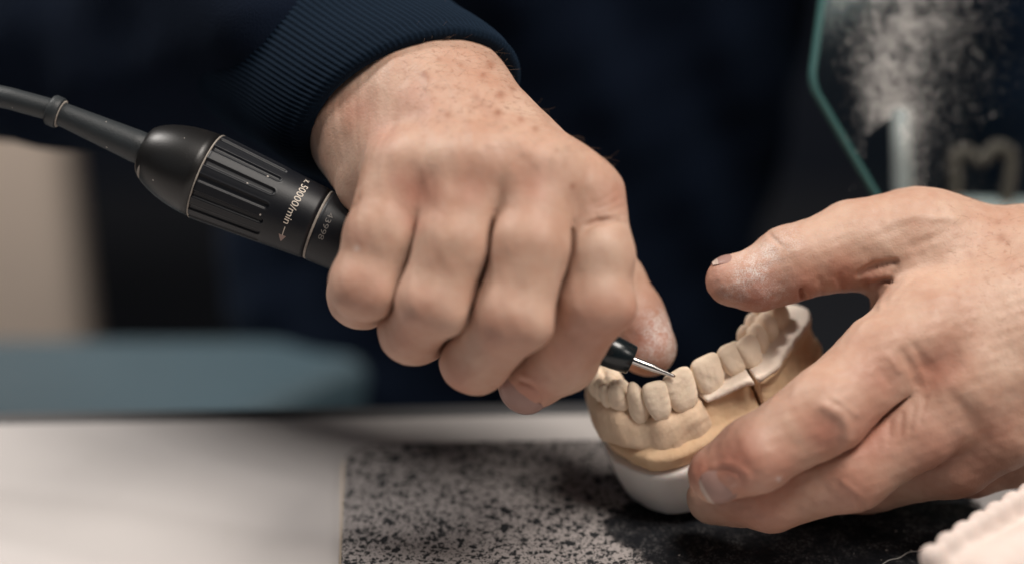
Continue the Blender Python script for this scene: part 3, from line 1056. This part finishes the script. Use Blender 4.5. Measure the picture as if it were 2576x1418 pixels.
def lettering(body_txt, size, s0, phi0, r_of_s, mat, name='lettering', extra=None, span=None):
    cu = bpy.data.curves.new('text', 'FONT'); cu.body = body_txt; cu.size = size; cu.resolution_u = 3
    cu.space_character = .98
    to = bpy.data.objects.new('text', cu); COL.objects.link(to)
    dg = bpy.context.evaluated_depsgraph_get()
    me = to.evaluated_get(dg).to_mesh()
    v_ = np.array([x.co[:] for x in me.vertices], float).reshape(-1, 3); f_ = [tuple(p_.vertices) for p_ in me.polygons]
    to.to_mesh_clear(); bpy.data.objects.remove(to); bpy.data.curves.remove(cu)
    if extra is not None:
        ev, ef = extra; f_ += [tuple(k + len(v_) for k in g) for g in ef]; v_ = np.vstack([v_, ev])
    out = []
    if span: v_[:, 0] *= span / v_[:, 0].max()
    for tx, ty, _ in v_:
        s_ = s0 - ty; R = r_of_s(s_) + .05; ph = phi0 + tx / R
        out.append(p_end + ax * s_ + R * (math.cos(ph) * cdir + math.sin(ph) * dn))
    o_ = mesh(name, W(np.array(out)), f_, mat, None, smooth=False)
    return o_


rb = lambda s_: 10.45 + (s_ - s_ring) / (s_seam - s_ring) * 2.15
bar = bpy.data.objects['barrel']
for o_ in [lettering('x. 50000/min', 3.0, sx(737), -1.22, rb, INK, span=16.6)]:
    o_.parent = bar; o_.location = -parent_loc(bar)
xs = np.linspace(0, 3.0, 9)
arrow = (np.array([(x_, y_, 0) for x_ in xs for y_ in (.80, 1.04)]), [(2 * i, 2 * i + 2, 2 * i + 3, 2 * i + 1) for i in range(8)])
o_ = lettering(' ', 3, sx(737), .38, rb, INK, 'lettering', arrow); o_.parent = bar; o_.location = -parent_loc(bar)
xs = np.linspace(0, 1, 9)
arrow = (np.array([(2.8 + 2.5 * x_, .92 + sg * (1.06 * (1 - x_) + .01), 0) for x_ in xs for sg in (-1, 1)]), [(2 * i, 2 * i + 2, 2 * i + 3, 2 * i + 1) for i in range(8)])
o_ = lettering(' ', 3, sx(737), .38, rb, INKRED, 'lettering', arrow); o_.parent = bar; o_.location = -parent_loc(bar)
fg_ = bpy.data.objects['front_grip']
o_ = lettering('43998', 2.3, sx(822), -.45, lambda s_: 10.42, INKDIM, span=8.2); o_.parent = fg_; o_.location = -parent_loc(fg_)

# ------------------------------------------------------------------ dental cast
roll, sel, yaw = math.radians(18), .5, math.radians(22)
cz = math.sqrt(1 - sel * sel)
right0 = np.array([math.cos(roll), math.sin(roll), 0]); eZ = np.array([-math.sin(roll) * cz, math.cos(roll) * cz, sel])
back0 = np.cross(eZ, right0)
eY = math.cos(yaw) * back0 + math.sin(yaw) * right0; eX = np.cross(eY, eZ)
O = P(1660, 960, 497)
R3 = np.stack([eX, eY, eZ])


def loc_at(px, py, z=0.0):
    r = P(px, py, 1.0); t = ((O + eZ * z) @ eZ) / (r @ eZ)
    p = r * t - O
    return np.array([p @ eX, p @ eY])


def L2W(p): return W(O + np.asarray(p) @ R3)


cast = thing('dental_cast', 'tan plaster jaw cast with cream teeth on a white base, held in the hand', 'dental cast', L2W(np.array([0, 15, -42.0])))
# incisal top positions in the picture: px, py, width, thickness, height, kind
TT = [(1512, 958, 6.5, 7, 8, 'm'), (1545, 966, 6.3, 7, 9.0, 'p'), (1590, 964, 5.6, 6.5, 13.5, 'c'), (1641, 960, 7.6, 6.5, 12.5, 'i'),
      (1698, 934, 9.9, 6.8, 13.0, 'i'), (1769, 897, 9.6, 6.8, 12.0, 'i'), (1832, 866, 8.0, 6.6, 9.5, 'i'), (1872, 848, 7.6, 7.4, 10.0, 'i'),
      (1897, 816, 7.2, 8.2, 10.0, 'p'), (1919, 788, 7.2, 8.8, 10.0, 'p'), (1944, 756, 8.6, 9.6, 9.6, 'p')]
xy = np.array([loc_at(t[0], t[1]) for t in TT])
arm = np.array([(-21.5, 9.5), (-23.5, 15.5)])
path = spline(np.vstack([arm[::-1], xy, [xy[-1] + (xy[-1] - xy[-2]) * .6]]), 200)
cenx = path.mean(0)
print('arch', np.round(xy, 1).tolist())


def arch_at(p):
    i = int(np.argmin(np.linalg.norm(path - p, axis=1))); t = path[min(i + 2, len(path) - 1)] - path[max(i - 2, 0)]
    t /= np.linalg.norm(t); nrm = np.array([t[1], -t[0]])
    return t, nrm                       # tangent, outward normal


def tooth(cxy, wd, tk, ht, kind, lean=.14):
    t, nrm = arch_at(cxy); wd *= 1.07
    h = .33
    F_ = Field((-wd * .75 - 1, -tk * .9 - 2, -ht - 3), (wd * .75 + 1, tk * .9 + 2, 2.5), h)
    sl, x, y, z = F_.box(F_.lo, F_.lo + h * (F_.n - 1))
    u = np.clip(-z / ht, 0, 1.2)                         # 0 at the edge, 1 at the neck
    if kind == 'i':
        a_ = wd / 2 * (1.0 - .26 * u ** 1.6 - .10 * (1 - u) ** 6); b_ = tk / 2 * (.30 + .85 * u ** .8 - .12 * u * u)
        y0 = y - lean * (z + ht * .5) * .0 + (.9 - 2.2 * u) * .35
        zc = (z + ht * .52) / (ht * .53)
        f_ = (np.abs(x / a_) ** 3.1 + np.abs(y0 / b_) ** 2.3 + np.where(zc > 0, np.abs(zc) ** 6, np.abs(zc) ** 3)) ** (1 / 3.0) - 1
    elif kind == 'c':
        a_ = wd / 2 * (.62 + .62 * u ** .75 - .32 * u ** 2.5); b_ = tk / 2 * (.42 + .85 * u ** .7 - .2 * u * u)
        zc = (z + ht * .5) / (ht * .54)
        f_ = (np.abs(x / a_) ** 2.3 + np.abs(y / b_) ** 2.2 + np.abs(zc) ** 3) ** (1 / 2.5) - 1
    else:
        rr = 1.0

        def lobe(ox, oy, lx, ly, hz):
            aa = lx * (.60 + .62 * u ** .6 - .22 * u * u); bb = ly * (.60 + .62 * u ** .6 - .22 * u * u)
            zz = (z + ht * .52 + (0 if hz == 0 else hz)) / (ht * .54)
            return ((np.abs((x - ox) / aa) ** 2.3 + np.abs((y - oy) / bb) ** 2.3 + np.abs(zz) ** 2.6) ** (1 / 2.4) - 1)
        if kind == 'p':
            f_ = smin(lobe(0, tk * .20, wd * .46, tk * .36, 0), lobe(0, -tk * .26, wd * .42, tk * .33, .9), .28)
        else:
            f_ = lobe(-wd * .22, tk * .2, wd * .30, tk * .36, 0)
            for ox, oy, hz in ((.22, .2, .3), (-.22, -.26, .8), (.22, -.26, .9)):
                f_ = smin(f_, lobe(wd * ox, tk * oy, wd * .30, tk * .34, hz), .26)
    v_, q_ = nets((f_ * min(wd, tk) / 2).astype(np.float32), F_.lo, h)
    v_ = relax(v_, q_, 1)
    r_ = rng.integers(1000)
    v_ = v_ + normals(v_, q_) * (wob(v_, .13, r_) * .15 + wob(v_, .45, r_ + 1) * .055)[:, None]
    P2 = cxy + v_[:, :1] * t + (v_[:, 1:2] - (tk * .2 if kind in 'pm' else 0)) * nrm
    return np.c_[P2, v_[:, 2]], q_


for i, (px, py, wd, tk, ht, kd) in enumerate(TT):
    v_, q_ = tooth(xy[i], wd, tk, ht, kd)
    mesh_q('tooth', L2W(v_), q_, TOOTH, cast)
for k, (p_, kd) in enumerate(zip(arm[:1], 'm')):
    v_, q_ = tooth(p_, 8.5, 9.5, 8.0, kd); mesh_q('tooth', L2W(v_), q_, TOOTH, cast)

# gum, tan stone and base plate as fields in the cast's own axes
lo3, hi3 = np.array([-46., -22, -46]), np.array([52., 58, 2])
h3 = .55
FG = Field(lo3, hi3, h3)
sl, X, Y, Z = FG.box(lo3, lo3 + h3 * (FG.n - 1))
gx, gy = X[:, :, 0] + 0 * Y[:, :, 0], Y[:, :, 0] + 0 * X[:, :, 0]
d_open = poly_dist(gx, gy, path[::3])
# signed distance to the filled horseshoe outline
poly = path[::3]; inside = np.zeros(gx.shape, bool)
for (ax_, ay_), (bx_, by_) in zip(poly, np.roll(poly, -1, 0)):
    cnd = ((ay_ > gy) != (by_ > gy)) & (gx < (bx_ - ax_) * (gy - ay_) / (by_ - ay_ + 1e-9) + ax_)
    inside ^= cnd
d_in = poly_dist(gx, gy, np.vstack([poly, poly[:1]]))
d_plate = np.where(inside, -d_in, d_in)[:, :, None]
d_fill = np.where(inside, -d_in, d_open)[:, :, None]
d_arch = d_open[:, :, None]
# arc position of every column (0 left .. 1 right)
ai = np.zeros(gx.shape); bd_ = np.full(gx.shape, 1e9)
for i in range(len(path) - 1):
    a0, b0_ = path[i], path[i + 1]; dx_, dy_ = b0_ - a0; l2 = dx_ * dx_ + dy_ * dy_
    tt = ((gx - a0[0]) * dx_ + (gy - a0[1]) * dy_) / l2
    tc = np.clip(tt, 0, 1)
    dd = np.hypot(gx - a0[0] - tc * dx_, gy - a0[1] - tc * dy_); m_ = dd < bd_; bd_[m_] = dd[m_]; ai[m_] = (i + tc)[m_]
ai = ai[:, :, None]
idx_of = lambda p: int(np.argmin(np.linalg.norm(path - p, axis=1)))
i5, i6, i7, i8, i3, i1 = (idx_of(xy[k]) for k in (4, 5, 6, 7, 2, 0))
icut = (i7 + i8) / 2 + 1
sm = lambda e0, e1, x_: np.clip((x_ - e0) / (e1 - e0), 0, 1) ** 2 * (3 - 2 * np.clip((x_ - e0) / (e1 - e0), 0, 1))


def zprof(zs, vals): return np.interp(Z[0, 0], zs, vals)[None, None, :]


def build(field, name, mat, amp=.12, parent=cast, seed=1):
    v_, q_ = nets(field.astype(np.float32), lo3, h3)
    v_ = relax(v_, q_, 1)
    v_ = v_ + normals(v_, q_) * (wob(v_, .12, seed) * amp + wob(v_, .45, seed + 3) * amp * .35)[:, None]
    return mesh_q(name, L2W(v_), q_, mat, parent)


# root bulges
neck = np.interp(ai, [idx_of(p_) for p_ in xy], [-t_[4] for t_ in TT])
gum = 60 + 0 * (X + Y + Z)
for i, (px, py, wd, tk, ht, kd) in enumerate(TT):
    t, nrm = arch_at(xy[i])
    a_ = np.r_[xy[i] + nrm * .7, -ht - wd * .34]; b_ = np.r_[xy[i] + nrm * 1.0, -ht - 9.0]
    gum = smin(gum, cone_d(X, Y, Z, a_, b_, wd * .50, min(5.2, wd * .68)), 2.2)
band = smax(d_arch - np.interp(Z - neck, [-12, -6, -2, 1, 3], [5.2, 5.0, 4.0, 2.6, 1.4]), Z - neck - 1.2, 2.0)
gum = smin(gum, band, 2.0)
front = smax(gum, np.maximum(ai - (i5 + i6) / 2 - .5 + 0 * Z, -Z - 20.5 - .10 * (ai - i3)), 1.0)
front = smax(front, np.where(d_fill < 0, d_arch - 4.4, -20) + 0 * Z, 1.0)


def hole(f_, pts, r_):
    for px, py, d0, d1 in pts:
        f_ = smax(f_, -cone_d(X, Y, Z, (P(px, py, d0) - O) @ R3.T, (P(px, py, d1) - O) @ R3.T, r_, r_), 1.0)
    return f_


pit = [(1550, 1076, 470, 491), (1567, 1086, 470, 490), (1584, 1096, 470, 489), (1600, 1102, 470, 489)]
front = hole(front, pit, 1.9)
build(front, 'gum', GUM, .28, seed=41)
# gum between the side teeth, behind the ledge
lz0 = np.interp(ai, [i6, i7, icut, icut + 12, len(path)], [-11.5, -9.8, -9.6, -9.6, -9.6]) - .6
side = smax(gum, (i5 + i6) / 2 + .5 - ai + 0 * Z, .5)
side = smax(smax(side, d_arch - 4.6, 1.0), lz0 - Z, .8)
sawz = ai - icut + .0 * Z
build(smax(side, sawz + .75, .3), 'gum', LEDGE, .10, seed=47)
build(smax(side, -(sawz - 1.15), .3), 'gum', LEDGE, .10, seed=48)
# pale ledge growing wider from the fourth front tooth backwards, split by the saw cut
lw = 4.4 + 3.6 * sm(i6 - 6, icut, ai) + .15 * np.sin(ai * .5) * sm(icut, icut + 8, ai)
lz = np.interp(ai, [i6, i7, icut, icut + 12, len(path)], [-11.5, -9.8, -9.6, -9.6, -9.6])
led = smax(smax(d_arch - lw, np.abs(Z - lz + .12 * (d_arch - 4)) - 1.0, .7), i6 - 7 - ai + 0 * Z, 1.0)
led = smax(led, np.where(inside, 1, -1)[:, :, None] * d_arch - 3.5, .8)
build(smax(led, sawz + .75, .3), 'ledge', LEDGE, .16, seed=51)
build(smax(led, -(sawz - 1.15), .3), 'ledge', LEDGE, .16, seed=53)
# tan stone: undercut below the ledge, groove, then a rim
rightside = sm(i5, i7, ai); leftside = 1 - sm(i1 + 2, i3 + 6, ai)
off = zprof([-27, -24.5, -22.2, -21, -19.5, -17, -13, -9, -4], [6.4, 7.5, 8.2, 7.6, 5.2, 3.6, 3.2, 3.0, 2.4]) + rightside * zprof([-27, -22, -19.5, -17, -14, -11, -7], [.8, .2, 1.6, 1.8, .6, .2, .6])
off = off - leftside * zprof([-27, -20, -12], [5.6, 4.6, 1.5])
die = sm(icut, icut + 1.0, ai) * zprof([-27, -20, -15, -11, -9, -6], [.3, .6, 2.6, 4.6, 4.6, 1.5])
off = off + die + .3 * np.sin(ai * .21) * zprof([-25, -20, -12], [0, 1, 0]) + .12 * np.sin(ai * .57 + 1) * zprof([-24, -18, -12], [0, 1, 0])
tan = smax(smax(d_fill - off, np.maximum(Z - np.interp(ai, [0, i5, i6, icut, 200], [-13, -15, -12.5, -10.6, -10.4]), -40), .8), -Z - 27, .6)
tan = smax(tan, np.where(d_fill < 0, d_arch - 5.0, -20) + 0 * Z, 1.0)                      # open horseshoe
tan = np.where(np.abs(sawz - .2) < .95, smax(tan, np.where(Z > -21, 1.2, -60) + 0 * d_fill, .2), tan)
tan = hole(tan, pit, 1.9)
build(tan, 'stone_base', TAN, .13, seed=61)
# white base plate: lower, tapering, with a step line
offw = zprof([-46, -44, -39.5, -38.9, -38.3, -29, -27.2], [4.8, 5.8, 6.9, 6.9, 7.2, 8.4, 8.3])
offw = offw - leftside * 4.6
wht = smax(smax(d_plate - offw, Z + 27.0 + 0 * d_plate, 1.2), -Z - 44.8, 2.4)
build(wht, 'base_plate', WHITEB, .03, seed=71)
# ------------------------------------------------------------------ second cast at the lower right
TP = []
for k in range(8):
    t = k / 7
    TP.append(TABLE(2345 + 285 * t, 1398 - 180 * t ** .9, 36))
TP = np.array(TP)
BT = TP + np.array([13., -9, -35])
allp = V(np.vstack([TP, BT]))
F5 = Field(allp.min(0) - [14, 14, 14], allp.max(0) + [46, 20, 20], .8)
for a_, b_ in zip(TP, BT): F5.cone(V(a_), V(b_), 3.3, 4.4, 3.6)
for z_ in (-8, -20, -34): F5.cone(V(TP[0] + [15, -4, z_]), V(TP[-1] + [15, -4, z_]), 9, 10, 4)
F5.cone(V(TP[0] + [13, -1, -8]), V(TP[-1] + [24, -8, -8]), 8, 9, 5)
v_, q_ = nets(F5.d, F5.lo, F5.h)
v_ = W(relax(v_, q_, 3)); v_[:, 2] = np.maximum(v_[:, 2], .15)
o_ = mesh_q('plaster_cast', v_, q_, PINKW)
tag(o_, 'pinkish white plaster piece with a ridged edge at the lower right corner', 'plaster cast')

# ------------------------------------------------------------------ glass dust shield, right
g1, g2, g3 = P(2112, -120, 548), P(2040, 212, 552), P(2215, 510, 560)
g4 = P(2480, 960, 575)
ew = (P(2700, 212, 585) - g2); ew /= np.linalg.norm(ew)
gn = np.cross(g3 - g2, ew); gn /= np.linalg.norm(gn); gn = gn if gn[2] > 0 else -gn
pl = lambda p: p - gn * ((p - g2) @ gn)
outl = [pl(g1), g2, pl(g3), pl(g4), pl(g4) + ew * 120, pl(g1) + ew * 150]
e1 = (g3 - g2) / np.linalg.norm(g3 - g2); e2 = np.cross(gn, e1)
o2 = np.array([((p - g2) @ e1, (p - g2) @ e2) for p in outl])
o2 = rounded(list(o2), [3, 5, 3, 6, 6, 6], 8)
to3 = lambda q2, off=0.0: g2 + q2[..., :1] * e1 + q2[..., 1:2] * e2 + gn * off
gm = M('shield_glass')
tr = gm.n('ShaderNodeBsdfTransparent'); tr.inputs[0].default_value = (.86, .93, .93, 1)
gl = gm.n('ShaderNodeBsdfGlossy'); gl.inputs['Roughness'].default_value = .08; gl.inputs[0].default_value = (.8, .9, .9, 1)
fz = gm.n('ShaderNodeFresnel', i_IOR=1.3)
mx = gm.n('ShaderNodeMixShader'); gm.l(fz.outputs[0], mx.inputs[0]); gm.l(tr.outputs[0], mx.inputs[1]); gm.l(gl.outputs[0], mx.inputs[2])
gm.l(mx.outputs[0], gm.out.inputs[0])
shield = thing('glass_shield', 'clear glass dust shield with green edge and white dust, behind the left hand', 'dust shield', W(to3(o2[20])))
n_ = len(o2)
pv = np.vstack([to3(o2, 1.35), to3(o2, -1.35)])
mesh('pane', W(pv), [tuple(range(n_)), tuple(range(2 * n_ - 1, n_ - 1, -1))], gm.m, shield, smooth=False)
bead = np.vstack([o2, o2[:1]])
v_, f_ = tube(to3(bead), 1.45, 10)
em = plain('glass_edge', (0.045, 0.115, 0.112), .25, vscale=30, var=.2)
mesh('glass_edge', W(v_), f_, em, shield)
# dust grains on the front of the pane
def proj2(px, py):
    r = P(px, py, 1.0); t = (g2 @ gn) / (r @ gn); p = r * t - g2
    return np.array([p @ e1, p @ e2])


r = np.random.default_rng(5); grains = []
def dens(px, py):
    c0 = 2235 + 12 * np.sin(py * .02)
    wd = np.interp(py, [-60, 60, 220, 330, 480], [130, 88, 60, 44, 30])
    core = np.exp(-((px - np.interp(py, [0, 200, 330, 480], [2250, 2250, 2275, 2290])) / wd) ** 2) * np.interp(py, [-60, 120, 300, 400, 500], [.55, .9, 1.0, .35, .1])
    left = np.exp(-((px - 2205) / 42) ** 2 - ((py - 250) / 95) ** 2) * .8
    spray = np.exp(-((px - 2330) / 130) ** 2) * np.interp(py, [-60, 60, 260, 420], [.26, .22, .08, .02])
    hole = ((px > 2170) & (px < 2258) & (py > 345 - .72 * (px - 2170))) | (np.hypot(px - 2254, py - 296) < 20)
    q_ = np.c_[px, py, px * 0]
    cl_ = .62 + .38 * (wob(q_, .018, 77) + .6 * wob(q_, .05, 78)) * np.interp(py, [0, 300], [1, .5])
    return np.where(hole, .0, np.clip((core + left + spray) * cl_, 0, 1))
while len(grains) < 25000:
    px, py = r.uniform(2070, 2600, 4000), r.uniform(-60, 500, 4000)
    ok = r.uniform(size=4000) < dens(px, py)
    grains += list(zip(px[ok], py[ok]))
grains = grains[:25000]
vv, ff = [], []
octa = np.array([(1, 0, 0), (-1, 0, 0), (0, 1, 0), (0, -1, 0), (0, 0, 1), (0, 0, -1)], float)
of = [(0, 2, 4), (2, 1, 4), (1, 3, 4), (3, 0, 4), (2, 0, 5), (1, 2, 5), (3, 1, 5), (0, 3, 5)]
for i, (px, py) in enumerate(grains):
    rad = min(.32, .045 + r.exponential(.045)); c_ = to3(proj2(px, py)[None], 1.5)[0]
    vv.append(c_ + octa * rad * r.uniform(.6, 1.3, 3)); ff += [tuple(k + 6 * i for k in g) for g in of]
du = mesh('dust', W(np.vstack(vv)), ff, plain('dust_white', (0.92, 0.88, 0.86), .9), shield, smooth=False)
du['kind'] = 'stuff'

# thread on the pad
tp_ = spline([TABLE(x_, y_, 3.7) for x_, y_ in ((2212, 1424), (2236, 1408), (2262, 1402), (2285, 1388), (2310, 1385), (2335, 1378), (2350, 1384))], 40)
v_, f_ = tube(tp_, .13, 6)
o_ = mesh('thread', v_, f_, plain('thread_white', (.6, .58, .55), .8))
tag(o_, 'thin white crinkled thread lying on the black pad', 'thread')

# things far behind the shield
v_, f_ = tube([PW(2268, 270, 640), PW(2270, 400, 640), PW(2274, 640, 640), PW(2300, 1100, 640)], [3.3, 3.4, 3.4, 3.4], 24)
o_ = mesh('suction_pipe', v_, f_, plain('white_pipe', (0.36, 0.335, 0.33), .5))
tag(o_, 'blurred upright white pipe behind the glass shield', 'pipe')
o_ = slab('far_shelf', rounded([TABLE(2320, 530, 40)[:2] * [1, 1], TABLE(3200, 560, 40)[:2], TABLE(3200, 499, 40)[:2], TABLE(2360, 492, 40)[:2]], 4, 4), 20, 40, plain('shelf_white', (.5, .5, .5), .5), bevel=2)
tag(o_, 'blurred pale shelf edge behind the left wrist', 'shelf')
tp = spline([PW(2398, 520, 645), PW(2402, 450, 645), PW(2400, 398, 645), PW(2425, 380, 645), PW(2466, 405, 645), PW(2505, 372, 645), PW(2540, 388, 645), PW(2540, 450, 645), PW(2530, 520, 645)], 50)
v_, f_ = tube(tp, 2.6, 12)
o_ = mesh('tooth_ornament', v_, f_, plain('brown_wire', (0.085, 0.060, 0.048), .7))
tag(o_, 'blurred brown tooth-shaped outline ornament standing on the pale shelf', 'ornament')
